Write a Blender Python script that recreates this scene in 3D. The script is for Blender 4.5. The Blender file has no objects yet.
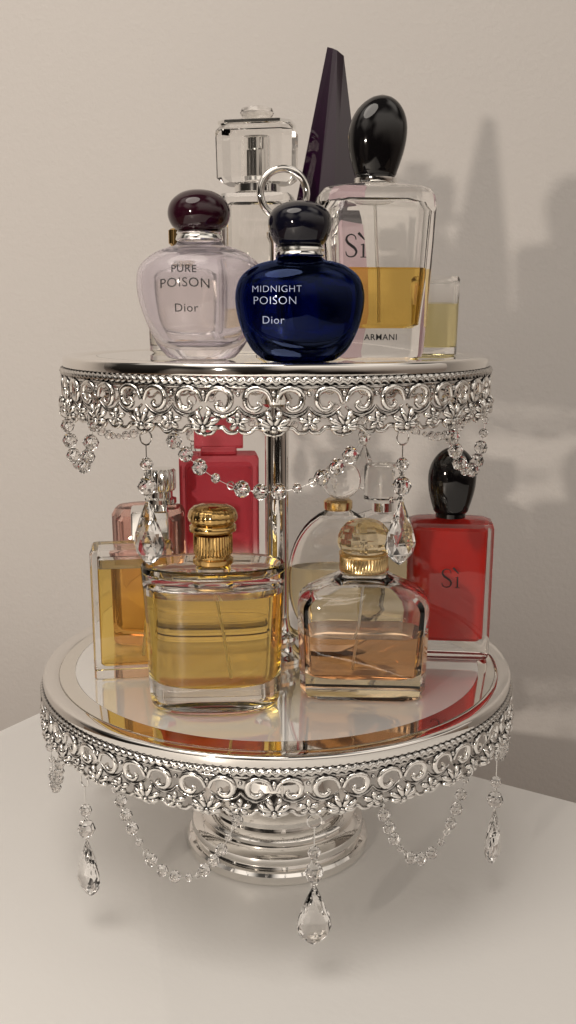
import bpy, math, random
from mathutils import Vector, Matrix
random.seed(4)
S=0.01
C=bpy.context.scene.collection
rad=math.radians
# ---------------------------------------------------------------- materials
def newmat(n):
    m=bpy.data.materials.new(n); m.use_nodes=True
    nt=m.node_tree; nt.nodes.clear()
    o=nt.nodes.new('ShaderNodeOutputMaterial'); return m,nt,o
def principled(n,col,rough=.4,metal=0,trans=0,ior=1.5,coat=0,bump=0,bscale=50,var=0,vscale=5,rvar=0,ao=0):
    m,nt,o=newmat(n); p=nt.nodes.new('ShaderNodeBsdfPrincipled')
    p.inputs['Base Color'].default_value=(*col,1); p.inputs['Roughness'].default_value=rough
    p.inputs['Metallic'].default_value=metal; p.inputs['Transmission Weight'].default_value=trans
    p.inputs['IOR'].default_value=ior; p.inputs['Coat Weight'].default_value=coat
    p.inputs['Coat Roughness'].default_value=.03
    nt.links.new(p.outputs[0],o.inputs[0])
    tc=nt.nodes.new('ShaderNodeTexCoord')
    if bump:
        nz=nt.nodes.new('ShaderNodeTexNoise'); nz.inputs['Scale'].default_value=bscale; nz.inputs['Detail'].default_value=4
        b=nt.nodes.new('ShaderNodeBump'); b.inputs['Strength'].default_value=bump; b.inputs['Distance'].default_value=.001
        nt.links.new(tc.outputs['Object'],nz.inputs['Vector']); nt.links.new(nz.outputs[0],b.inputs['Height']); nt.links.new(b.outputs[0],p.inputs['Normal'])
    if var:
        nz=nt.nodes.new('ShaderNodeTexNoise'); nz.inputs['Scale'].default_value=vscale; nz.inputs['Detail'].default_value=5
        r=nt.nodes.new('ShaderNodeMapRange'); r.inputs['To Min'].default_value=1-var; r.inputs['To Max'].default_value=1+var
        h=nt.nodes.new('ShaderNodeHueSaturation'); h.inputs['Color'].default_value=(*col,1)
        nt.links.new(tc.outputs['Object'],nz.inputs['Vector']); nt.links.new(nz.outputs[0],r.inputs['Value'])
        nt.links.new(r.outputs[0],h.inputs['Value']); nt.links.new(h.outputs[0],p.inputs['Base Color'])
    if ao:   # occlusion shade painted into the recesses of the casting, together with tarnish
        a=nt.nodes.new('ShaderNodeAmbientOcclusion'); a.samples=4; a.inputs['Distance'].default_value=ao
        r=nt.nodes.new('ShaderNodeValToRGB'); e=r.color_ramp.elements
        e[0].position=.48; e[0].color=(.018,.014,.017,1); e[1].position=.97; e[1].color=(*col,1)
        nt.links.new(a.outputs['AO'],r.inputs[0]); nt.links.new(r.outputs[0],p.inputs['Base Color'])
    if rvar:
        nz=nt.nodes.new('ShaderNodeTexNoise'); nz.inputs['Scale'].default_value=60; nz.inputs['Detail'].default_value=5
        r=nt.nodes.new('ShaderNodeMapRange'); r.inputs['To Min'].default_value=max(0,rough-rvar); r.inputs['To Max'].default_value=rough+rvar
        nt.links.new(tc.outputs['Object'],nz.inputs['Vector']); nt.links.new(nz.outputs[0],r.inputs['Value']); nt.links.new(r.outputs[0],p.inputs['Roughness'])
    return m
def glassmat(n,col=(1,1,1),ior=1.5,rough=0,diffuse=None,dmix=0,trl=0):
    m,nt,o=newmat(n); g=nt.nodes.new('ShaderNodeBsdfGlass')
    g.inputs['Color'].default_value=(*col,1); g.inputs['IOR'].default_value=ior; g.inputs['Roughness'].default_value=rough
    last=g
    if dmix:
        d=nt.nodes.new('ShaderNodeBsdfDiffuse'); d.inputs['Color'].default_value=(*diffuse,1)
        x=nt.nodes.new('ShaderNodeMixShader'); x.inputs[0].default_value=dmix
        nt.links.new(last.outputs[0],x.inputs[1]); nt.links.new(d.outputs[0],x.inputs[2]); last=x
    if trl:
        d=nt.nodes.new('ShaderNodeBsdfTranslucent'); d.inputs['Color'].default_value=(*diffuse,1)
        x=nt.nodes.new('ShaderNodeMixShader'); x.inputs[0].default_value=trl
        nt.links.new(last.outputs[0],x.inputs[1]); nt.links.new(d.outputs[0],x.inputs[2]); last=x
    nt.links.new(last.outputs[0],o.inputs[0])
    return m
M={}
M['glass']=glassmat('clear_glass',(.997,.994,.988),1.44)
M['crystal']=glassmat('cut_crystal',(1,.995,.99),1.62)
def liquid(n,col,dc=None,dm=0,tr=0):
    return glassmat(n+'_side',col,1.36/1.44,0,dc,dm,tr), glassmat(n+'_top',tuple(min(1,c**.5) for c in col),1.36)
M['gold_liq']=liquid('golden_perfume',(1,.86,.46),(1,.80,.33),.0,.06)
M['peach_liq']=liquid('rosy_perfume',(1,.79,.59),(1,.60,.36),.0,.05)
M['amber_liq']=liquid('amber_perfume',(1,.86,.48),(1,.74,.30),.0,.06)
M['pale_liq']=liquid('pale_gold_perfume',(1,.94,.78),(.95,.85,.6),.0,.03)
M['honey_liq']=liquid('honey_perfume',(1,.83,.44),(1,.78,.35),.0,.05)
M['lemon_liq']=liquid('lemon_perfume',(1,.95,.72),(.95,.88,.55),.15,.15)
M['faint_liq']=liquid('faint_perfume',(1,.985,.95))
def blue_mat():
    m,nt,o=newmat('deep_blue_glass')
    g=nt.nodes.new('ShaderNodeBsdfGlass'); g.inputs['Color'].default_value=(.27,.38,.80,1); g.inputs['IOR'].default_value=1.48
    d=nt.nodes.new('ShaderNodeBsdfDiffuse'); d.inputs['Color'].default_value=(.001,.003,.018,1)
    x=nt.nodes.new('ShaderNodeMixShader'); x.inputs[0].default_value=.12
    nt.links.new(g.outputs[0],x.inputs[1]); nt.links.new(d.outputs[0],x.inputs[2]); nt.links.new(x.outputs[0],o.inputs[0])
    v=nt.nodes.new('ShaderNodeVolumeAbsorption'); v.inputs['Color'].default_value=(.02,.34,.56,1); v.inputs['Density'].default_value=260
    nt.links.new(v.outputs[0],o.inputs['Volume']); return m
M['blue_glass']=blue_mat()
M['pearl_glass']=glassmat('pearl_glass',(.965,.948,.97),1.40,.07,(.80,.76,.81),.07)
M['violet_glass']=glassmat('mauve_glass',(.97,.90,.94),1.2,.1,(.78,.60,.66),.45)
def coral_mat():
    m,nt,o=newmat('coral_fade_glass')
    tc=nt.nodes.new('ShaderNodeTexCoord'); sp=nt.nodes.new('ShaderNodeSeparateXYZ'); nt.links.new(tc.outputs['Object'],sp.inputs[0])
    mr=nt.nodes.new('ShaderNodeMapRange'); mr.interpolation_type='SMOOTHSTEP'; mr.inputs['From Min'].default_value=.050; mr.inputs['From Max'].default_value=.074
    nt.links.new(sp.outputs['Z'],mr.inputs['Value'])
    c=nt.nodes.new('ShaderNodeMixRGB'); c.inputs[1].default_value=(.99,.97,.95,1); c.inputs[2].default_value=(.95,.43,.47,1)
    nt.links.new(mr.outputs[0],c.inputs[0])
    g=nt.nodes.new('ShaderNodeBsdfGlass'); g.inputs['IOR'].default_value=1.45; nt.links.new(c.outputs[0],g.inputs['Color'])
    d=nt.nodes.new('ShaderNodeBsdfDiffuse'); d.inputs['Color'].default_value=(.78,.13,.18,1)
    f=nt.nodes.new('ShaderNodeMath'); f.operation='MULTIPLY'; f.inputs[1].default_value=.34; nt.links.new(mr.outputs[0],f.inputs[0])
    x=nt.nodes.new('ShaderNodeMixShader'); nt.links.new(f.outputs[0],x.inputs[0]); nt.links.new(g.outputs[0],x.inputs[1]); nt.links.new(d.outputs[0],x.inputs[2])
    nt.links.new(x.outputs[0],o.inputs[0]); return m
M['coral_glass']=coral_mat()
M['pink_glass']=glassmat('pale_pink_glass',(.97,.84,.80),1.45,0,(.75,.5,.46),.1)
M['red']=principled('red_lacquer',(.66,.013,.006),.28)
M['gold']=principled('polished_gold',(.60,.39,.15),.12,1,rvar=.05)
M['brass']=principled('satin_gold',(.72,.53,.27),.24,1,rvar=.08)
M['silver']=principled('polished_silver',(.88,.86,.83),.05,1,rvar=.03,bump=.05,bscale=90)
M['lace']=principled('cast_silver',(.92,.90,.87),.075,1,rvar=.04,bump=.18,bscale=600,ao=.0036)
M['mirror']=principled('mirror_glass',(.86,.86,.84),.02,1,rvar=.015)
def plate_mat():
    m,nt,o=newmat('silvered_plate')
    g=nt.nodes.new('ShaderNodeBsdfGlossy'); g.inputs['Color'].default_value=(.95,.95,.94,1); g.inputs['Roughness'].default_value=.02
    d=nt.nodes.new('ShaderNodeBsdfDiffuse'); d.inputs['Color'].default_value=(.78,.775,.765,1)
    f=nt.nodes.new('ShaderNodeFresnel'); f.inputs['IOR'].default_value=1.5
    a=nt.nodes.new('ShaderNodeMath'); a.operation='ADD'; a.inputs[1].default_value=.42; a.use_clamp=True
    x=nt.nodes.new('ShaderNodeMixShader'); nt.links.new(f.outputs[0],a.inputs[0]); nt.links.new(a.outputs[0],x.inputs[0])
    nt.links.new(d.outputs[0],x.inputs[1]); nt.links.new(g.outputs[0],x.inputs[2]); nt.links.new(x.outputs[0],o.inputs[0]); return m
M['plate']=plate_mat()
M['bevelglass']=principled('bevelled_mirror_edge',(.88,.85,.79),.05,1)
M['steel']=principled('chrome',(.82,.81,.79),.08,1,rvar=.04)
M['black']=principled('black_lacquer',(.004,.0035,.004),.06)
M['plum']=principled('dark_plum_lacquer',(.020,.003,.008),.07)
M['navyblack']=principled('midnight_lacquer',(.004,.004,.010),.06)
M['violet']=principled('deep_violet_lacquer',(.016,.002,.016),.04,trans=.2,coat=.6)
M['ink']=principled('dark_print',(.010,.009,.011),.5)
M['silverprint']=principled('silver_print',(.46,.53,.74),.35,.2)
M['tube']=principled('clear_plastic_tube',(.9,.88,.82),.3,trans=.8,ior=1.4)
M['amber_cap']=glassmat('honey_cut_glass',(1,.94,.80),1.42,0,(.98,.86,.64),.03,.07)
M['table']=principled('white_painted_table',(.81,.80,.785),.40,bump=.10,bscale=220,var=.015,vscale=6,rvar=.05)
M['wall']=principled('painted_wall',(.595,.57,.55),.75,bump=.35,bscale=260,var=.02,vscale=4)
M['floor']=principled('wood_floor',(.25,.16,.10),.5,var=.2,vscale=4)
# ---------------------------------------------------------------- helpers
def obj(name,verts,faces,mats,parent=None,fm=None,smooth=True,ang=35,kind=None):
    me=bpy.data.meshes.new(name)
    me.from_pydata([(v[0]*S,v[1]*S,v[2]*S) for v in verts],[],faces)
    if not isinstance(mats,(list,tuple)): mats=[mats]
    for m in mats: me.materials.append(m)
    if fm: me.polygons.foreach_set('material_index',fm)
    me.polygons.foreach_set('use_smooth',[smooth]*len(me.polygons))
    if smooth and ang<180: me.set_sharp_from_angle(angle=rad(ang))
    me.update()
    o=bpy.data.objects.new(name,me); C.objects.link(o)
    if parent: o.parent=parent
    if kind: o['kind']=kind
    return o
def thing(name,loc,rot=0,label='',cat='',group=None,sc=None):
    e=bpy.data.objects.new(name,None); e.empty_display_size=.02
    lift=.03 if cat=='perfume bottle' else 0
    e.location=(loc[0]*S,loc[1]*S,(loc[2]+lift)*S); e.rotation_euler=(0,0,rad(rot)); C.objects.link(e)
    e['label']=label; e['category']=cat
    if sc: e.scale=(sc[0],sc[0],sc[1])
    if group: e['group']=group
    return e
def ell(rx,ry,e=2.0,N=64):
    P=[]
    for i in range(N):
        a=2*math.pi*i/N; c,s=math.cos(a),math.sin(a)
        P.append((rx*math.copysign(abs(c)**(2/e),c), ry*math.copysign(abs(s)**(2/e),s)))
    return P
def rr(hx,hy,c,k=4):
    P=[]; c=min(c,hx*.98,hy*.98)
    for q,(sx,sy) in enumerate([(1,1),(-1,1),(-1,-1),(1,-1)]):
        for i in range(k+1):
            a=math.pi/2*(q+i/k)
            P.append((sx*(hx-c)+c*math.cos(a), sy*(hy-c)+c*math.sin(a)))
    return P
class MB:
    def __init__(s): s.v=[];s.f=[];s.m=[]
    def loft(s,rings,cb=True,ct=True,flip=False,mi=0,mtop=None):
        b=len(s.v); n=len(rings[0])
        for r in rings: s.v+=r
        F=[]
        for j in range(len(rings)-1):
            for i in range(n):
                i2=(i+1)%n
                F.append(((b+j*n+i,b+j*n+i2,b+(j+1)*n+i2,b+(j+1)*n+i),mi))
        if cb: F.append((tuple(b+i for i in range(n-1,-1,-1)),mi))
        if ct: F.append((tuple(b+(len(rings)-1)*n+i for i in range(n)),mi if mtop is None else mtop))
        for f,m in F:
            s.f.append(tuple(reversed(f)) if flip else f); s.m.append(m)
    def sweep(s,pts,r,sides=6,closed=False,mi=0):
        pts=[Vector(p) for p in pts]; n=len(pts)
        rs=r if isinstance(r,(list,tuple)) else [r]*n
        b=len(s.v); up=None
        for i in range(n):
            if closed: t=pts[(i+1)%n]-pts[i-1]
            else: t=pts[min(i+1,n-1)]-pts[max(i-1,0)]
            if t.length<1e-9: t=Vector((0,0,1))
            t.normalize()
            if up is None:
                up=Vector((0,0,1)) if abs(t.z)<.9 else Vector((1,0,0))
            nn=(up-t*up.dot(t)); 
            if nn.length<1e-6: nn=t.orthogonal()
            nn.normalize(); up=nn; bb=t.cross(nn)
            for k in range(sides):
                a=2*math.pi*k/sides
                q=pts[i]+(nn*math.cos(a)+bb*math.sin(a))*rs[i]
                s.v.append((q.x,q.y,q.z))
        for i in range(n if closed else n-1):
            i2=(i+1)%n
            for k in range(sides):
                k2=(k+1)%sides
                s.f.append((b+i*sides+k,b+i*sides+k2,b+i2*sides+k2,b+i2*sides+k)); s.m.append(mi)
        if not closed:
            s.f.append(tuple(b+k for k in range(sides-1,-1,-1))); s.m.append(mi)
            s.f.append(tuple(b+(n-1)*sides+k for k in range(sides))); s.m.append(mi)
    def ball(s,c,r,n=8,rows=4,mi=0,sq=(1,1,1),rot=0):
        rings=[]
        for j in range(rows+1):
            a=-math.pi/2+math.pi*(j+.35 if j==0 else (j-.35 if j==rows else j))/rows
            rings.append([(c[0]+sq[0]*r*math.cos(a)*math.cos(rot+2*math.pi*(i+.5*(j%2))/n),c[1]+sq[1]*r*math.cos(a)*math.sin(rot+2*math.pi*(i+.5*(j%2))/n),c[2]+sq[2]*r*math.sin(a)) for i in range(n)])
        s.loft(rings,mi=mi)
    def obj(s,name,mats,parent,**k): return obj(name,s.v,s.f,mats,parent,fm=s.m,**k)
def R3(shape,z,rx,ry,ox=0,oy=0): return [(x+ox,y+oy,z) for x,y in shape(rx,ry)]
def lathe(name,prof,mat,parent,N=64,ribs=0,ribd=0,rz=(0,99),c=(0,0),sy=1,ang=35,smooth=True):
    mb=MB(); rings=[]
    for r,z in prof:
        ring=[]
        for i in range(N):
            a=2*math.pi*i/N; q=r
            if ribs and rz[0]<=z<=rz[1]: q=r+ribd*(math.cos(ribs*a))
            ring.append((c[0]+q*math.cos(a),c[1]+sy*q*math.sin(a),z))
        rings.append(ring)
    mb.loft(rings); return mb.obj(name,mat,parent,ang=ang,smooth=smooth)
def lerp_prof(p,z):
    for a,b in zip(p,p[1:]):
        if a[0]<=z<=b[0]:
            t=(z-a[0])/max(1e-9,b[0]-a[0]); return (z,a[1]+(b[1]-a[1])*t,a[2]+(b[2]-a[2])*t)
    return (z,p[-1][1],p[-1][2])
def bottle(par,prof,iprof,shape,ishape,level,glass,liq=None,ang=35,smooth=True,name='glass_body'):
    mb=MB(); mb.loft([R3(shape,*p) for p in prof])
    if iprof:
        if level is None: mb.loft([R3(ishape,*p) for p in iprof],flip=True)
        else:
            lo=[p for p in iprof if p[0]<level-.02]+[lerp_prof(iprof,level)]
            hi=[lerp_prof(iprof,level)]+[p for p in iprof if p[0]>level+.02]
            if len(hi)>1: mb.loft([R3(ishape,*p) for p in hi],cb=False,flip=True)
            lb=MB(); lb.loft([R3(ishape,*p) for p in lo],mi=0,mtop=1 if len(hi)>1 else 0)
            lb.obj('liquid',list(liq),par,ang=ang,smooth=smooth)
    return mb.obj(name,glass,par,ang=ang,smooth=smooth)
def lettering(txt,size,mat,par,cx,cz,fy,name='lettering',sx=1.0,off=-.012,arch=0):
    cu=bpy.data.curves.new('t','FONT'); cu.body=txt; cu.size=size; cu.align_x='CENTER'; cu.align_y='CENTER'; cu.resolution_u=4; cu.offset=off*size
    cu.space_character=1.08
    t=bpy.data.objects.new('t',cu); C.objects.link(t); bpy.context.view_layer.update()
    me=bpy.data.meshes.new_from_object(t.evaluated_get(bpy.context.evaluated_depsgraph_get()))
    vs=[]
    for v in me.vertices:
        x=cx+v.co.x*sx; z=cz+v.co.y-arch*v.co.x**2; vs.append((x,fy(x,z),z))
    fs=[tuple(p.vertices) for p in me.polygons]
    bpy.data.objects.remove(t); bpy.data.curves.remove(cu); bpy.data.meshes.remove(me)
    return obj(name,vs,fs,mat,par,smooth=False)
def sp2(P,n=5):
    out=[]
    for i in range(len(P)-1):
        p0=P[max(i-1,0)];p1=P[i];p2=P[i+1];p3=P[min(i+2,len(P)-1)]
        for j in range(n):
            t=j/n
            out.append(tuple(.5*((2*p1[d])+(-p0[d]+p2[d])*t+(2*p0[d]-5*p1[d]+4*p2[d]-p3[d])*t*t+(-p0[d]+3*p1[d]-3*p2[d]+p3[d])*t**3) for d in range(len(p1))))
    out.append(P[-1]); return out
def si_mark(par,cx,cz,y,h,wf=1.0):
    """thin high-contrast S and dotless i with grave accent, as flat printed ribbons"""
    V=[];F=[]
    def ribbon(P):
        b=len(V)
        for i,(x,z,w_) in enumerate(P):
            w_*=wf
            a=P[max(i-1,0)];c=P[min(i+1,len(P)-1)]
            dx,dz=c[0]-a[0],c[1]-a[1]; l=math.hypot(dx,dz) or 1
            nx,nz=-dz/l,dx/l
            for s in(-1,1): V.append((cx+(x+s*nx*w_/2-.48)*h,y,cz+(z+s*nz*w_/2-.5)*h))
        for i in range(len(P)-1): F.append((b+2*i,b+2*i+1,b+2*i+3,b+2*i+2))
    ribbon(sp2([(.50,.76,.05),(.46,.90,.055),(.30,.985,.06),(.13,.92,.08),(.07,.77,.11),(.14,.62,.13),(.30,.50,.14),(.45,.38,.13),(.52,.23,.11),(.45,.07,.08),(.27,.01,.06),(.10,.08,.055),(.05,.24,.05)]))
    ribbon([(.84,0.02,.10),(.84,.55,.10)])
    ribbon([(.71,.0,.045),(.97,.0,.045)]); ribbon([(.72,.53,.045),(.87,.57,.06)])
    ribbon([(.60,1.06,.14),(.72,.94,.12),(.88,.76,.06)])
    return obj('lettering',V,F,M['ink'],par,smooth=False)
def tube(par,p0,p1,r=.1):
    mb=MB(); mb.sweep([p0,((p0[0]+p1[0])/2+.05,(p0[1]+p1[1])/2,(p0[2]+p1[2])/2),p1],r,8); mb.obj('dip_tube',M['tube'],par)

# ---------------------------------------------------------------- setting
def box(name,x0,x1,y0,y1,z0,z1,mat,parent=None,kind=None):
    v=[(x0,y0,z0),(x1,y0,z0),(x1,y1,z0),(x0,y1,z0),(x0,y0,z1),(x1,y0,z1),(x1,y1,z1),(x0,y1,z1)]
    f=[(0,3,2,1),(4,5,6,7),(0,1,5,4),(1,2,6,5),(2,3,7,6),(3,0,4,7)]
    return obj(name,v,f,mat,parent,smooth=False,kind=kind)
w=box('wall',-300,300,31,40,-75,190,M['wall'],kind='structure')
fl=box('floor',-300,300,-250,31,-80,-75,M['floor'],kind='structure')
tb=thing('table',(-16.7+62.5*(.848-.53),28.8+62.5*(-.53-.848),0),-32,'plain white painted square table with a smooth matt top','table')
mb=MB(); sh=lambda a,b: rr(a,b,1.2,6)
mb.loft([R3(sh,z,62.5-d,62.5-d) for z,d in [(-3,.3),(-2.8,.05),(-2.6,0),(-.35,0),(-.12,.08),(0,.35)]])
mb.obj('table_top',M['table'],tb)
for sx in(-1,1):
    for sy in(-1,1):
        mb=MB(); mb.loft([R3(lambda a,b: rr(a,b,.4,3),z,2.5,2.5,sx*57,sy*57) for z in(-75,-3.01)])
        mb.obj('leg',M['table'],tb)

# ---------------------------------------------------------------- stand
ZL,ZU=12.85,32.35; RL,RU=14.9,12.85
st=thing('cake_stand',(0,0,.02),0,'two tier polished silver cake stand with filigree rims','cake stand')
lathe('foot',[(0.5,0),(5.95,0),(6.08,.12),(6.08,.62),(5.95,.8),(5.6,.88),(5.55,1.0),(5.72,1.15),(5.78,1.4),(5.7,1.65),(5.3,1.8),(5.15,1.95),(5.2,2.15),(5.25,2.5),(5.1,2.75),(4.75,2.95),(4.7,3.1),(4.85,3.25),(4.85,3.5),(4.6,3.75),(4.2,4.0),(3.95,4.6),(3.8,5.4),(3.65,6.2),(3.45,6.6),(3.15,7),(2.8,8.0),(2.7,9.8),(3.0,11),(3.8,11.8),(3.8,11.95)],M['silver'],st,N=128)
lathe('post',[(1.9,ZL+.02),(1.9,ZL+.25),(1.7,ZL+.4),(1.35,ZL+.6),(1.15,ZL+.9),(1.2,ZL+1.15),(1.45,ZL+1.35),(1.45,ZL+1.6),(1.1,ZL+1.8),(.85,ZL+2.1),(.75,ZL+2.8),(.74,ZL+9),(.74,ZU-3.2),(.95,ZU-3.0),(1.0,ZU-2.7),(.8,ZU-2.4),(.85,ZU-1.6),(1.5,ZU-1.2),(2,ZU-.85)],M['silver'],st,N=64)
hd=lathe('handle',[(1.3,ZU+.02),(1.3,ZU+.2),(.9,ZU+.4),(.5,ZU+.8),(.42,ZU+1.5),(.42,ZU+6.6),(.6,ZU+6.9),(.62,ZU+7.2),(.4,ZU+7.5),(.3,ZU+8.05)],M['silver'],st,N=40)
mb=MB(); cz=ZU+9.45; a0=rad(12)
mb.sweep([(.45+1.42*math.cos(a)*math.cos(a0),1.42*math.cos(a)*math.sin(a0),cz+1.42*math.sin(a)) for a in [2*math.pi*i/48 for i in range(48)]],.23,12,closed=True)
mb.obj('handle_ring',M['silver'],hd)

def lace_band(par,R,z0,nm,vs):
    """cast filigree: scrolls, palmettes and pendant flowers bent round the rim"""
    mb=MB(); W=2*math.pi*R/nm; h=1.36; us=W/(2*h)
    def mp(u,v,o=0,k=0):
        th=(u*us+k*W)/R; v=v*vs; rr_=R+o-.04*v
        return (rr_*math.sin(th),-rr_*math.cos(th),z0-v)
    scroll=sp2([(.08,.80),(.24,.32),(.60,.12),(.98,.28),(1.08,.70),(.94,1.08),(.66,1.16),(.50,.96),(.60,.80)],3)
    outer=sp2([(h,1.02),(h-.22,1.34),(h-.62,1.50),(.40,1.38),(.10,1.06)],3)
    edge=sp2([(0,2.42),(.28,2.36),(.46,2.10),(.74,2.08),(.94,2.30),(h-.12,2.30),(h,2.12)],3)
    def taper(n,r): return [r*(.55+.45*math.sin(math.pi*i/(n-1))) for i in range(n)]
    def petal(u0,v0,a,l,r,k,o):
        ca,sa=math.cos(rad(a)),math.sin(rad(a))
        T=(0,.3,.6,.85,1)
        mb.sweep([mp(u0+sa*l*t,v0-ca*l*t,o+.8*r*math.sin(math.pi*t)+.04,k) for t in T],[r*.4,r*.8,r,r*.85,r*.25],8)
    for k in range(nm):
        j=lambda: random.uniform(.93,1.07)
        for s in(-1,1):
            for path,r,o in((scroll,.18,.12),(outer,.12,.02),(edge,.125,.02)):
                mb.sweep([mp(s*u,v*1.0,o,k) for u,v in path],taper(len(path),r*j()),8)
        for a,l in((-90,.60),(-54,.80),(-18,.92),(18,.92),(54,.80),(90,.60)):
            petal(0,2.06,a,l,.175*j(),k,.12)
        mb.ball(mp(0,2.12,.27,k),.20,8,4)
        mb.ball(mp(0,2.42,.03,k),.13,8,4)
        mb.ball(mp(0,.38,.10,k),.16,8,4)
        for q in range(5): petal(h,1.76,q*72,.46,.165,k,.10)
        mb.ball(mp(h,1.76,.27,k),.14,8,4)
        mb.ball(mp(h,.42,.06,k),.13,8,4)
    n=240
    mb.sweep([mp(2*math.pi*R*i/n/us,.05,0) for i in range(n)],.13,6,closed=True)
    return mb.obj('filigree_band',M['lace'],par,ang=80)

def tier(Z,R,nm,vs,pm):
    tray=lathe('tier_tray',[(1,Z-.6),(R-.5,Z-.6),(R-.12,Z-.6),(R-.02,Z-.56),(R,Z-.48),(R,Z-.12),(R-.03,Z-.03),(R-.10,Z+.03),(R-.25,Z+.06),(R-.55,Z+.05),(R-.80,Z+.02),(R-.95,Z-.06),(R-1.0,Z-.12),(1,Z-.12)],M['silver'],st,N=192,ang=50)
    pl=lathe('mirror_plate',[(.8,Z-.1),(R-2.0,Z-.1),(R-2.0,Z),(.8,Z)],pm,tray,N=192,ang=20)
    mb=MB(); N=192
    rings=[[(r*math.cos(2*math.pi*i/N),r*math.sin(2*math.pi*i/N),z) for i in range(N)] for r,z in((R-1.98,Z-.1),(R-1.03,Z-.1),(R-1.03,Z-.06),(R-1.98,Z-.002))]
    for r in rings: mb.v+=r
    for j in range(4):
        for i in range(N):
            a,b=j*N,((j+1)%4)*N; mb.f.append((a+i,a+(i+1)%N,b+(i+1)%N,b+i)); mb.m.append(0)
    mb.obj('bevelled_edge',M['bevelglass'],tray,ang=3)
    mb=MB(); n=1400; tw=int(R*2*math.pi/.44); Rr=R-.06
    for i in range(n):
        th=2*math.pi*i/n
        for q in range(8):
            a=2*math.pi*q/8; r=.20*(1+.34*math.cos(2*(a)+tw*th))
            mb.v.append(((Rr+r*math.cos(a))*math.sin(th),-(Rr+r*math.cos(a))*math.cos(th),Z-.80+r*math.sin(a)))
    for i in range(n):
        for q in range(8):
            mb.f.append((i*8+q,i*8+(q+1)%8,((i+1)%n)*8+(q+1)%8,((i+1)%n)*8+q)); mb.m.append(0)
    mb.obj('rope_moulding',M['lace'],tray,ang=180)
    lace_band(tray,R-.08,Z-1.02,nm,vs)
    return tray
tier(ZL,RL,27,.93,M['plate']); tier(ZU,RU,23,1.0,M['mirror'])

def cyl(R,th,z): return (R*math.sin(rad(th)),-R*math.cos(rad(th)),z)
def ringpts(c,r,th,side=False):
    t=rad(th); d=Vector((math.cos(t),math.sin(t),0)) if not side else Vector((math.sin(t),-math.cos(t),0))
    return [tuple(Vector(c)+d*r*math.cos(a)+Vector((0,0,1))*r*math.sin(a)) for a in[2*math.pi*i/14 for i in range(14)]]
def drop(R,th,ztop,scale=1,gap=0.0):
    mb=MB(); z=ztop
    mb.sweep(ringpts(cyl(R,th,z-.35),.38,th,False),.045,6,closed=True,mi=1); z-=.72
    mb.sweep([cyl(R,th,z),cyl(R,th,z-.3-gap)],.035,6,mi=1); z-=.3+gap
    for r in(.36,.52):
        mb.ball(cyl(R,th,z-r),r,8,4,mi=0,rot=rad(th)); z-=2*r
        mb.sweep(ringpts(cyl(R,th,z-.13),.15,th),.035,6,closed=True,mi=1); z-=.26
    L=3.4*scale; Wd=.95*scale; D=.5*scale; t=rad(th)
    prof=[(0,.10,.5),(.06,.20,.6),(.28,.55,.9),(.50,.86,1),(.68,1.0,1),(.82,.86,.85),(.93,.48,.6),(1.0,.08,.2)]
    rings=[]
    c=cyl(R,th,0)
    for jj,(s,wx,wy) in enumerate(reversed(prof)):
        r=[]
        for i in range(10):
            a=2*math.pi*(i+.5*(jj%2))/10
            x=Wd*wx*math.cos(a); y=D*wy*wx**.5*math.sin(a)
            r.append((c[0]+x*math.cos(t)-y*math.sin(t),c[1]+x*math.sin(t)+y*math.cos(t),z-L*s))
        rings.append(r)
    b=len(mb.v)
    for r in rings: mb.v+=r
    for jj in range(len(rings)-1):
        for i in range(10):
            a0=b+jj*10+i;a1=b+jj*10+(i+1)%10;b0=b+(jj+1)*10+i;b1=b+(jj+1)*10+(i+1)%10
            if jj%2==0: T=[(a0,a1,b0),(a1,b1,b0)]
            else: T=[(a0,a1,b1),(a0,b1,b0)]
            for q in T: mb.f.append(q); mb.m.append(0)
    mb.f.append(tuple(b+i for i in range(9,-1,-1))); mb.m.append(0)
    mb.f.append(tuple(b+(len(rings)-1)*10+i for i in range(10))); mb.m.append(0)
    return mb.obj('crystal_drop',[M['crystal'],M['steel']],st,smooth=False)
def swag(R,t0,t1,z0,sag,r=.3,z1=None,sp=.70):
    if z1 is None: z1=z0
    mb=MB(); P=[]
    N=200
    for i in range(N+1):
        s=i/N; P.append(Vector(cyl(R-.25*math.sin(math.pi*s),t0+(t1-t0)*s,z0+(z1-z0)*s-sag*(1-abs(2*s-1)**2.2))))
    mb.sweep([tuple(p) for p in P[::4]],.018,5,mi=1)
    acc=0; k=0; pat=[1,1,1,.62,.0]
    nextd=.55
    for a,b in zip(P,P[1:]):
        acc+=(b-a).length
        if acc>=nextd:
            q=pat[k%5]; k+=1
            if q>0: mb.ball(tuple(b),r*q*random.uniform(.95,1.05),8,4,mi=0,rot=random.random())
            else: mb.sweep(ringpts(tuple(b),.2,t0,random.random()<.5),.035,5,closed=True,mi=1)
            nextd=acc+sp*(.55+.45*q)*r/.3*.95*random.uniform(.94,1.08)
    for p,t in((P[0],t0),(P[-1],t1)):
        mb.sweep(ringpts((p.x,p.y,p.z+.3),.36,t,random.random()<.4),.045,6,closed=True,mi=1)
    return mb.obj('bead_garland',[M['crystal'],M['steel']],st,smooth=False)
zu=ZU-1.02-2.40; zl=ZL-1.02-2.2
for th in(-31,31,150,210): drop(RU-.1,th,zu,1.0,gap=.35)
for th in(-46,8,62,128,188,248): drop(RL-.1,th,zl,1.0,gap=.75)
swag(RU-.1,-25,22,zu,2.9,.42)
swag(RU-.1,-76,-50,zu-.1,2.6,.44); swag(RU-.1,47,76,zu-.1,2.8,.44)
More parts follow.
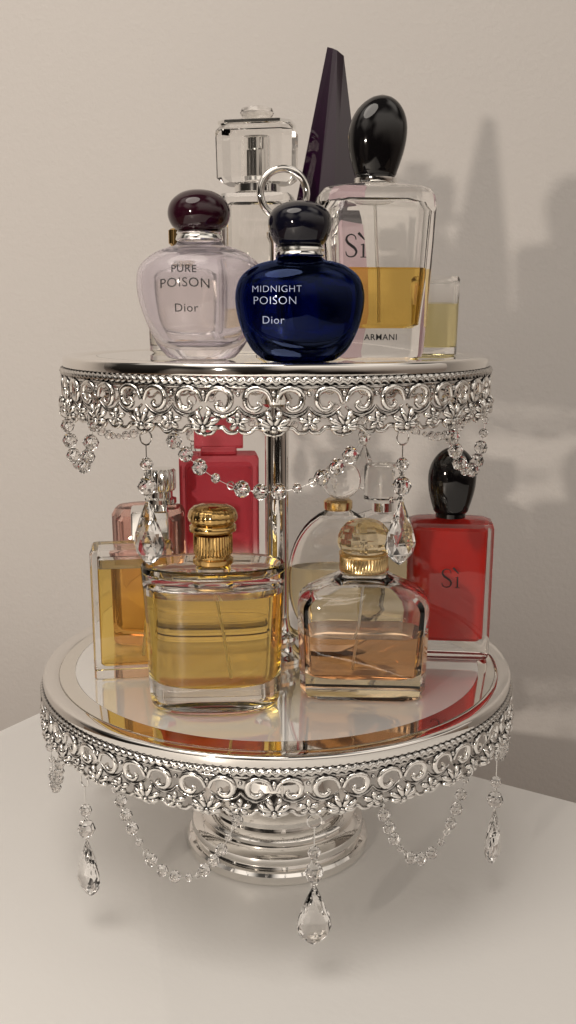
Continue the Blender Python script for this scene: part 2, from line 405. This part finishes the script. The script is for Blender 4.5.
swag(RU-.1,100,144,zu,2.4,.33); swag(RU-.1,156,204,zu,2.4,.33); swag(RU-.1,216,260,zu,2.4,.33)
swag(RL-.1,-35,-7,zl,4.2,.35); swag(RL-.1,22,46,zl,4.0,.35); swag(RL-.1,-84,-58,zl,3.4,.35)
swag(RL-.1,72,104,zl,3.2,.34); swag(RL-.1,136,172,zl,3.2,.29); swag(RL-.1,196,232,zl,3.2,.29)

# ---------------------------------------------------------------- lower tier bottles
e=thing('perfume_bottle',(-3.45,-8.0,ZL),3,'thick oval glass bottle of golden perfume with ribbed gold cap','perfume bottle',sc=(.95,.935))
so=lambda a,b: ell(a,b,2.35,96)
bottle(e,[(0,3.3,1.5),(.06,3.5,1.72),(.2,3.68,1.9),(.5,3.82,2.05),(1.0,3.9,2.14),(2,3.94,2.18),(5,4.02,2.26),(7.5,4.14,2.36),(8.7,4.22,2.42),(8.9,4.2,2.40),(8.98,4.1,2.3),(8.9,3.96,2.16),(8.5,3.84,2.04),(8.3,3.5,1.8),(8.25,1.6,1.2),(8.5,1.05,.95),(8.9,1.0,.9)],
 [(1.6,2.6,1.1),(1.68,3.0,1.38),(1.85,3.3,1.62),(2.2,3.5,1.76),(4,3.62,1.85),(7.6,3.78,1.95),(7.85,3.5,1.7),(7.95,3.0,1.2)],so,so,7.2,M['glass'],M['gold_liq'])
tube(e,(0,0,7.9),(.9,.1,1.9),.08)
cp=lathe('collar',[(.5,8.92),(1.12,8.92),(1.18,9.0),(1.18,9.25),(1.05,9.35),(1.05,9.5),(1.12,9.6),(1.12,10.7),(.9,10.8)],M['gold'],e,N=160,ribs=40,ribd=.02,rz=(9.55,10.75))
lathe('cap',[(.9,10.82),(1.2,10.84),(1.36,10.95),(1.36,11.25),(1.22,11.35),(1.3,11.45),(1.42,11.6),(1.44,11.85),(1.34,12.15),(1.1,12.38),(.7,12.5),(.1,12.55)],M['gold'],e,N=160,ribs=24,ribd=.012,rz=(11.42,12.2),ang=60)
# B
e=thing('perfume_bottle',(5.1,-5.7,ZL),-3,'chamfered glass bottle of rosy perfume with domed cut glass stopper','perfume bottle',sc=(.945,.94))
so=lambda a,b: rr(a,b,1.35*a/4.0,2)
si=lambda a,b: rr(a,b,1.25*a/3.5,2)
bottle(e,[(0,3.5,1.95),(.1,3.7,2.12),(.4,3.85,2.22),(.5,3.86,2.23),(5.7,4.03,2.35),(6.0,4.0,2.33),(6.3,3.82,2.24),(6.65,3.4,2.05),(7.05,2.6,1.75),(7.35,1.9,1.45),(7.6,1.5,1.24),(7.8,1.38,1.15)],
 [(1.3,3.0,1.45),(1.45,3.38,1.78),(5.6,3.72,2.06),(5.9,3.6,1.98),(6.4,3.0,1.7),(6.9,2.0,1.3),(7.1,1.3,1.0)],so,si,4.0,M['glass'],M['peach_liq'],ang=30)
tube(e,(0,0,7.0),(-.6,.1,1.55),.08)
lathe('collar',[(.6,7.83),(1.45,7.83),(1.52,7.9),(1.52,8.05),(1.46,8.12),(1.46,8.75),(1.54,8.82),(1.54,8.95),(1.4,9.0)],M['brass'],e,N=168,ribs=42,ribd=.035,rz=(8.1,8.78))
mb=MB(); st_r=[(1.3,9.03),(1.52,9.2),(1.62,9.55),(1.60,9.95),(1.44,10.4),(1.14,10.75),(.72,10.95),(.3,11.02)]
mb.loft([[(r*math.cos(2*math.pi*i/12),r*math.sin(2*math.pi*i/12),z) for i in range(12)] for r,z in st_r])
mb.obj('stopper',M['amber_cap'],e,smooth=False)
# C1 rectangular
e=thing('perfume_bottle',(-8.85,-2.6,ZL),8,'rectangular clear glass bottle of amber perfume with square silver cap','perfume bottle',sc=(.95,.94))
so=lambda a,b: rr(a,b,.25,4)
bottle(e,[(0,2.5,1.3),(.1,2.6,1.4),(8.4,2.62,1.42),(8.6,2.5,1.3)],[(.8,2.0,.95),(.95,2.15,1.05),(7.9,2.15,1.05),(8.05,2.0,.9)],so,so,7.3,M['glass'],M['amber_liq'])
lathe('collar',[(.5,8.62),(.85,8.62),(.85,9.1),(.5,9.1)],M['brass'],e,N=32,c=(1.2,0))
mb=MB(); mb.loft([R3(lambda a,b: rr(a,b,.12,3),z,a,a,1.2,0) for z,a in((9.12,1.1),(9.2,1.18),(10.9,1.18),(11.0,1.1))]); mb.obj('cap',M['steel'],e)
tube(e,(1.2,0,8.0),(.5,.1,1.1))
# C2 pink
e=thing('perfume_bottle',(-8.5,2.5,ZL),-4,'pale pink glass perfume bottle with ribbed silver spray cap','perfume bottle',sc=(.95,.94))
so=lambda a,b: rr(a,b,.6,5)
bottle(e,[(0,2.2,1.2),(.15,2.35,1.35),(9.7,2.4,1.4),(10.1,2.2,1.2),(10.3,1.2,.8)],[(.9,1.9,.95),(1.1,2.0,1.05),(9.2,2.05,1.1),(9.5,1.8,.9)],so,so,6.8,M['pink_glass'],M['pale_liq'])
lathe('cap',[(.4,10.33),(1.0,10.33),(1.05,10.4),(1.05,10.7),(.8,10.8),(.8,11.2),(.95,11.3),(1.0,11.45),(1.0,12.6),(.9,12.8),(.3,12.85)],M['steel'],e,N=96,ribs=16,ribd=.05,rz=(11.4,12.65),c=(.9,0))
# D coral
e=thing('perfume_bottle',(-4.1,6.2,ZL),5,'translucent coral pink rectangular glass bottle with matching blocky cap','perfume bottle',sc=(.955,.95))
so=lambda a,b: rr(a,b,.35,4)
bottle(e,[(0,2.7,1.3),(.15,2.85,1.42),(12.9,2.85,1.42),(13.15,2.7,1.3)],[(.9,2.2,.9),(1.1,2.4,1.05),(12.0,2.4,1.05),(12.3,2.2,.9)],so,so,None,M['coral_glass'])
mb=MB(); mb.loft([R3(so,z,a,b) for z,a,b in((13.2,1.3,.9),(13.6,1.3,.9),(13.65,1.75,1.15),(15.5,1.75,1.15),(15.7,1.6,1.0))]); mb.obj('cap',M['coral_glass'],e)
# E round with ball stopper
e=thing('perfume_bottle',(4.0,2.4,ZL),0,'round flask of clear glass with golden perfume and ball stopper','perfume bottle',sc=(.95,.94))
so=lambda a,b: ell(a,b,2.0,72)
def circ(z0,rx,ry,zc,rz,zl,zh,n=16):
    out=[]
    for i in range(n+1):
        z=zl+(zh-zl)*i/n; q=math.sqrt(max(0,1-((z-zc)/rz)**2)); out.append((z,max(.25,rx*q),max(.25,ry*q)))
    return out
bottle(e,[(0,2.0,1.0)]+circ(0,3.5,1.35,4.9,5.1,.1,9.6,22)+[(9.9,.8,.6)],circ(0,3.3,1.2,4.9,4.75,.6,9.3,20),so,so,5.8,M['glass'],M['pale_liq'])
lathe('collar',[(.4,9.92),(.95,9.92),(1.0,10.05),(1.0,10.5),(.8,10.65)],M['brass'],e,N=48)
mb=MB(); mb.ball((.2,0,12.0),1.36,40,24); mb.obj('stopper',M['glass'],e)
# F
e=thing('perfume_bottle',(7.3,5.9,ZL),0,'slim clear perfume bottle with a tall transparent cylindrical cap','perfume bottle',sc=(.955,.945))
so=lambda a,b: rr(a,b,.8,5)
bottle(e,[(0,2.0,1.2),(.15,2.2,1.4),(8.2,2.2,1.4),(8.7,1.8,1.1),(9,1.0,.8)],[(.8,1.7,.95),(1,1.8,1.05),(7.9,1.8,1.05),(8.2,1.4,.8)],so,so,6,M['glass'],M['pale_liq'])
lathe('collar',[(.3,9.03),(.8,9.03),(.8,9.75),(.3,9.75)],M['steel'],e,N=32)
lathe('cap',[(.3,9.78),(1.3,9.78),(1.4,9.9),(1.4,12.3),(1.3,12.45),(.3,12.5)],M['glass'],e,N=48)
# pebble cap
def pebble(par,z0,h,rx,ry,mat,lean=.3,bot=.62):
    mb=MB(); rings=[]; n=30
    for i in range(n+1):
        s=i/n
        if s<.05: q=bot*(.9+.1*math.sin(s/.05*math.pi/2))
        elif s<.52: u=(s-.05)/.47; q=bot+(1-bot)*math.sin(u*math.pi/2)
        else: u=(s-.52)/.48; q=(max(0,1-u**2.1))**.55
        q=max(q,.03)
        o=lean*s*s
        rings.append([(x+o,y,z0+h*s) for x,y in ell(rx*q,ry*q,2.2,48)])
    mb.loft(rings); return mb.obj('cap',mat,par,ang=60)
# G red
e=thing('perfume_bottle',(11.1,.5,ZL),-6,'glass bottle lacquered vivid red inside with black pebble cap','perfume bottle',sc=(.95,.94))
so=lambda a,b: rr(a,b,.5,5)
bottle(e,[(0,2.6,1.15),(.12,2.75,1.3),(.4,2.82,1.36),(9.2,2.86,1.4),(9.55,2.75,1.3),(9.75,2.3,.95),(9.8,1.4,.8)],
 [(1.3,2.1,.85),(1.5,2.35,1.0),(9.0,2.42,1.04),(9.2,2.2,.9)],so,so,9.19,M['glass'],(M['red'],M['red']))
lathe('collar',[(.5,9.82),(1.0,9.82),(1.0,10.1),(.5,10.1)],M['black'],e,N=40)
pebble(e,10.12,4.5,1.6,1.25,M['black'],.1,.74)
si_mark(e,.05,5.85,-1.43,1.3,.75)

# ---------------------------------------------------------------- upper tier bottles
def poison(par,prof,dr,glass,iprof,liq,level):
    so=lambda a,b: ell(a,b,2.0,96)
    pr=[(z,r,r*dr) for z,r in prof]
    ip=[(z,r,r*dr*.96) for z,r in iprof]
    bottle(par,pr,ip,so,so,level,glass,liq)
    def fy(x,z):
        q=lerp_prof([(a,b,b) for a,b in prof],z)[1]
        return -dr*math.sqrt(max(.01,q*q-x*x))-.04
    return fy
smoothprof=lambda P: sp2(P,4)
e=thing('perfume_bottle',(1.3,-9.7,ZU),0,'midnight blue apple-shaped glass bottle with black ball cap','perfume bottle',sc=(.889,.855))
pf=[(0,1.5),(.05,1.9)]+smoothprof([(.12,2.1),(.7,2.75),(1.8,3.32),(3.0,3.64),(4.1,3.68),(5.0,3.35),(5.6,2.6),(5.85,1.9),(5.9,1.5),(6.1,1.25)])
fy=poison(e,pf,.64,M['blue_glass'],smoothprof([(1.0,1.4),(1.3,2.2),(2,2.75),(3,3.0),(4,3.02),(4.6,2.75),(5.0,2.1),(5.1,1.6)]),None,None)
lathe('collar',[(.8,6.12),(1.35,6.12),(1.42,6.2),(1.38,6.35),(1.3,6.42),(1.42,6.5),(1.4,6.62),(1.3,6.7)],M['steel'],e,N=64)
lathe('cap',[(.9,6.72)]+[(r,z) for z,r in smoothprof([(6.74,1.25),(7.0,1.5),(7.5,1.72),(8.05,1.8),(8.6,1.66),(9.0,1.25),(9.22,.7),(9.28,.05)])],M['navyblack'],e,N=64,ang=60)
lettering('MIDNIGHT',.54,M['silverprint'],e,-1.3,4.2,fy,off=-.02)
lettering('POISON',.64,M['silverprint'],e,-1.4,3.55,fy,off=-.02)
lettering('Dior',.62,M['silverprint'],e,-1.5,2.45,fy,off=-.01)
e=thing('perfume_bottle',(-4.0,-6.9,ZU),0,'pearly translucent apple-shaped glass bottle with dark plum ball cap','perfume bottle',sc=(.889,.86))
pf=[(0,1.5),(.05,1.85)]+smoothprof([(.12,2.05),(.9,2.68),(2.2,3.28),(3.6,3.72),(4.9,3.84),(5.8,3.56),(6.5,2.75),(6.85,1.9),(6.95,1.5),(7.2,1.3)])
fy=poison(e,pf,.62,M['pearl_glass'],smoothprof([(.9,1.6),(1.2,2.3),(2.2,2.95),(3.6,3.42),(4.9,3.54),(5.7,3.25),(6.3,2.4),(6.5,1.6)]),None,None)
lathe('collar',[(.8,7.22),(1.35,7.22),(1.42,7.3),(1.38,7.5),(1.3,7.6),(1.38,7.7),(1.3,7.8)],M['steel'],e,N=64)
lathe('cap',[(.9,7.82)]+[(r,z) for z,r in smoothprof([(7.84,1.3),(8.1,1.62),(8.6,1.84),(9.1,1.84),(9.6,1.62),(10.0,1.15),(10.2,.6),(10.24,.05)])],M['plum'],e,N=64,ang=60)
lettering('PURE',.62,M['ink'],e,-.75,5.45,fy,off=.006,arch=.05)
lettering('POISON',.78,M['ink'],e,-.7,4.65,fy,off=0,arch=.05)
lettering('Dior',.70,M['ink'],e,-.65,3.15,fy,off=0)
# J clear with black pebble
e=thing('perfume_bottle',(5.4,-5.5,ZU),6,'tall glass bottle of amber perfume with black pebble cap','perfume bottle',sc=(.885,.867))
so=lambda a,b: rr(a,b,.9,6)
bottle(e,[(0,2.75,1.5),(.12,2.95,1.68),(.5,3.05,1.76),(4,3.28,1.83),(7,3.48,1.88),(9.3,3.6,1.9),(9.9,3.52,1.86),(10.3,3.25,1.7),(10.5,2.8,1.4),(10.62,1.8,1.1),(10.65,1.5,1.0)],
 [(1.95,2.3,1.2),(2.15,2.58,1.4),(5,2.85,1.55),(9.0,3.1,1.6),(9.5,2.9,1.4),(9.7,2.3,1.0)],so,so,5.6,M['glass'],M['honey_liq'])
lathe('collar',[(.5,10.67),(1.25,10.67),(1.3,10.75),(1.3,11.0),(1.1,11.05)],M['steel'],e,N=48)
pebble(e,11.07,4.85,1.78,1.4,M['black'],.35,.72)
si_mark(e,-1.5,6.85,-1.94,1.35,.9)
lettering('ARMANI',.52,M['ink'],e,.15,1.35,lambda x,z:-1.86,off=.012)
tube(e,(0,0,9.6),(.3,.1,2.3),.1)
# K violet spike
e=thing('perfume_bottle',(3.2,2.0,ZU),0,'tall deep violet faceted obelisk-shaped perfume bottle','perfume bottle',sc=(.95,.922))
def hexr(hx,hy): return [(hx,0),(hx*.45,hy),(-hx*.55,hy),(-hx,-.1*hy),(-hx*.35,-hy*1.0),(hx*.15,-hy*1.25)]
mb=MB(); mb.loft([R3(hexr,z,a,b) for z,a,b in((0,1.9,1.1),(.2,2.1,1.3),(3,2.6,1.5),(7,2.45,1.45),(9.6,2.2,1.35))]); mb.obj('glass_body',M['violet_glass'],e,smooth=False)
mb=MB(); rg=[R3(hexr,z,a,b,o,0) for z,a,b,o in((9.65,2.15,1.3,0),(19.3,.52,.34,.36))]
rg[-1]=[(x,y,z-(x-.36)*.5) for x,y,z in rg[-1]]
mb.loft(rg); mb.obj('cap',M['violet'],e,smooth=False)
# L clear with square silver cap
e=thing('perfume_bottle',(-1.2,2.9,ZU),-10,'tall clear glass bottle with square glass and silver cap','perfume bottle',sc=(.95,.914))
so=lambda a,b: rr(a,b,.4,4)
bottle(e,[(0,2.2,1.4),(.15,2.35,1.5),(10.3,2.35,1.5),(10.6,2.2,1.35),(10.7,1.2,.9)],[(1,1.7,1.0),(1.2,1.9,1.1),(9.8,1.9,1.1),(10,1.6,.9)],so,so,3.0,M['glass'],M['pale_liq'])
lathe('collar',[(.4,10.73),(1.5,10.73),(1.5,11.2),(.4,11.2)],M['steel'],e,N=48)
so1=lambda a,b: rr(a,b,.55,1)
cap=MB(); cap.loft([R3(so1,z,a,b) for z,a,b in((11.3,2.1,1.4),(11.6,2.45,1.7),(14.6,2.5,1.72),(14.95,2.2,1.45))])
cap.loft([[(.95*math.cos(2*math.pi*i/24),.75*math.sin(2*math.pi*i/24),z) for i in range(24)] for z in(11.7,14.3)],flip=True)
cp=cap.obj('cap',M['glass'],e,ang=12)
lathe('cap_core',[(.2,11.75),(.85,11.75),(.85,13.4),(.7,13.5),(.7,14.2),(.2,14.25)],M['steel'],cp,N=32,sy=.8)
mb=MB(); mb.loft([R3(so1,z,a,b) for z,a,b in((14.98,2.2,1.45),(15.02,2.35,1.6),(15.2,2.35,1.6),(15.25,2.2,1.5))])
mb.obj('cap_frame',M['steel'],cp)
lathe('cap_knob',[(.3,15.28),(.7,15.28),(.6,15.45),(.95,15.6),(1.1,15.85),(1.0,16.1),(.6,16.25),(.1,16.3)],M['glass'],cp,N=40)
# M clear with gold collar
e=thing('perfume_bottle',(-6.0,2.8,ZU),6,'small oval clear glass bottle of pale perfume with gold cap','perfume bottle',sc=(.95,.90))
so=lambda a,b: ell(a,b,2.3,64)
bottle(e,[(0,2.0,1.1),(.15,2.25,1.3),(5.6,2.35,1.35),(6.3,1.9,1.15),(6.8,1.0,.8)],[(.5,1.9,1.0),(.7,2.1,1.15),(5.4,2.15,1.15),(6.1,1.6,.9)],so,so,5.0,M['glass'],M['faint_liq'])
lathe('cap',[(.3,6.82),(.7,6.82),(.7,7.4),(.8,7.5),(.8,8.4),(.7,8.5),(.2,8.52)],M['gold'],e,N=80,ribs=20,ribd=.03,rz=(7.5,8.4))
# N little round
e=thing('perfume_bottle',(9.2,-1.9,ZU),0,'small round glass jar of pale lemon liquid with thick rim','perfume bottle',sc=(.9,.83))
so=lambda a,b: ell(a,b,2,48)
bottle(e,[(0,1.5,1.3),(.1,1.65,1.42),(5.3,1.75,1.48),(5.5,1.65,1.4)],[(.6,1.35,1.15),(.7,1.45,1.25),(5.0,1.5,1.3),(5.15,1.4,1.2)],so,so,3.6,M['glass'],M['lemon_liq'])

# ---------------------------------------------------------------- light
W=bpy.data.worlds.new('World'); bpy.context.scene.world=W; W.use_nodes=True
nt=W.node_tree; bg=nt.nodes['Background']
tc=nt.nodes.new('ShaderNodeTexCoord'); sp=nt.nodes.new('ShaderNodeSeparateXYZ'); nt.links.new(tc.outputs['Generated'],sp.inputs[0])
mr=nt.nodes.new('ShaderNodeMapRange'); mr.inputs['From Min'].default_value=-1; mr.inputs['From Max'].default_value=1
nt.links.new(sp.outputs['Z'],mr.inputs['Value'])
cr=nt.nodes.new('ShaderNodeValToRGB'); nt.links.new(mr.outputs[0],cr.inputs[0])
el=cr.color_ramp.elements
el[0].position=0; el[0].color=(.10,.08,.065,1); el[1].position=1; el[1].color=(.94,.87,.79,1)
for p,c in((.44,(.13,.10,.08,1)),(.56,(.32,.275,.235,1)),(.75,(.78,.71,.63,1))):
    q=el.new(p); q.color=c
nz=nt.nodes.new('ShaderNodeTexNoise'); nz.inputs['Scale'].default_value=1.5; nz.inputs['Detail'].default_value=1
nt.links.new(tc.outputs['Generated'],nz.inputs['Vector'])
r2=nt.nodes.new('ShaderNodeMapRange'); r2.inputs['From Min'].default_value=.42; r2.inputs['From Max'].default_value=.58; r2.inputs['To Min'].default_value=.10; r2.inputs['To Max'].default_value=1.8
nt.links.new(nz.outputs[0],r2.inputs['Value'])
mx=nt.nodes.new('ShaderNodeVectorMath'); mx.operation='SCALE'; nt.links.new(cr.outputs[0],mx.inputs[0]); nt.links.new(r2.outputs[0],mx.inputs['Scale'])
nt.links.new(mx.outputs[0],bg.inputs['Color']); bg.inputs['Strength'].default_value=.76
def aim(o,t):
    d=Vector([c*S for c in t])-o.location; o.rotation_euler=d.to_track_quat('-Z','Y').to_euler()
l=bpy.data.lights.new('key','POINT'); l.energy=33; l.color=(1,.885,.76); l.shadow_soft_size=.024
o=bpy.data.objects.new('lamp_key',l); o.location=(-.64,-1.28,.43); C.objects.link(o)
l=bpy.data.lights.new('top_fill','AREA'); l.energy=11; l.color=(1,.92,.83); l.shape='DISK'; l.size=1.0  # soft overhead fill added to brighten the table top
o=bpy.data.objects.new('light_top_fill',l); o.location=(-.4,-.6,1.6); C.objects.link(o); aim(o,(0,0,5))
# ---------------------------------------------------------------- camera
cam=bpy.data.cameras.new('cam'); co=bpy.data.objects.new('camera',cam); C.objects.link(co)
co.location=(.7*S,-60*S,34.7*S); co.rotation_euler=(rad(90-11.5),0,0)
cam.sensor_fit='VERTICAL'; cam.sensor_height=36; cam.lens=965/1024*36; cam.clip_start=.01; cam.clip_end=50
bpy.context.scene.camera=co
sc=bpy.context.scene
sc.view_settings.view_transform='Standard'; sc.view_settings.look='None'; sc.view_settings.exposure=0
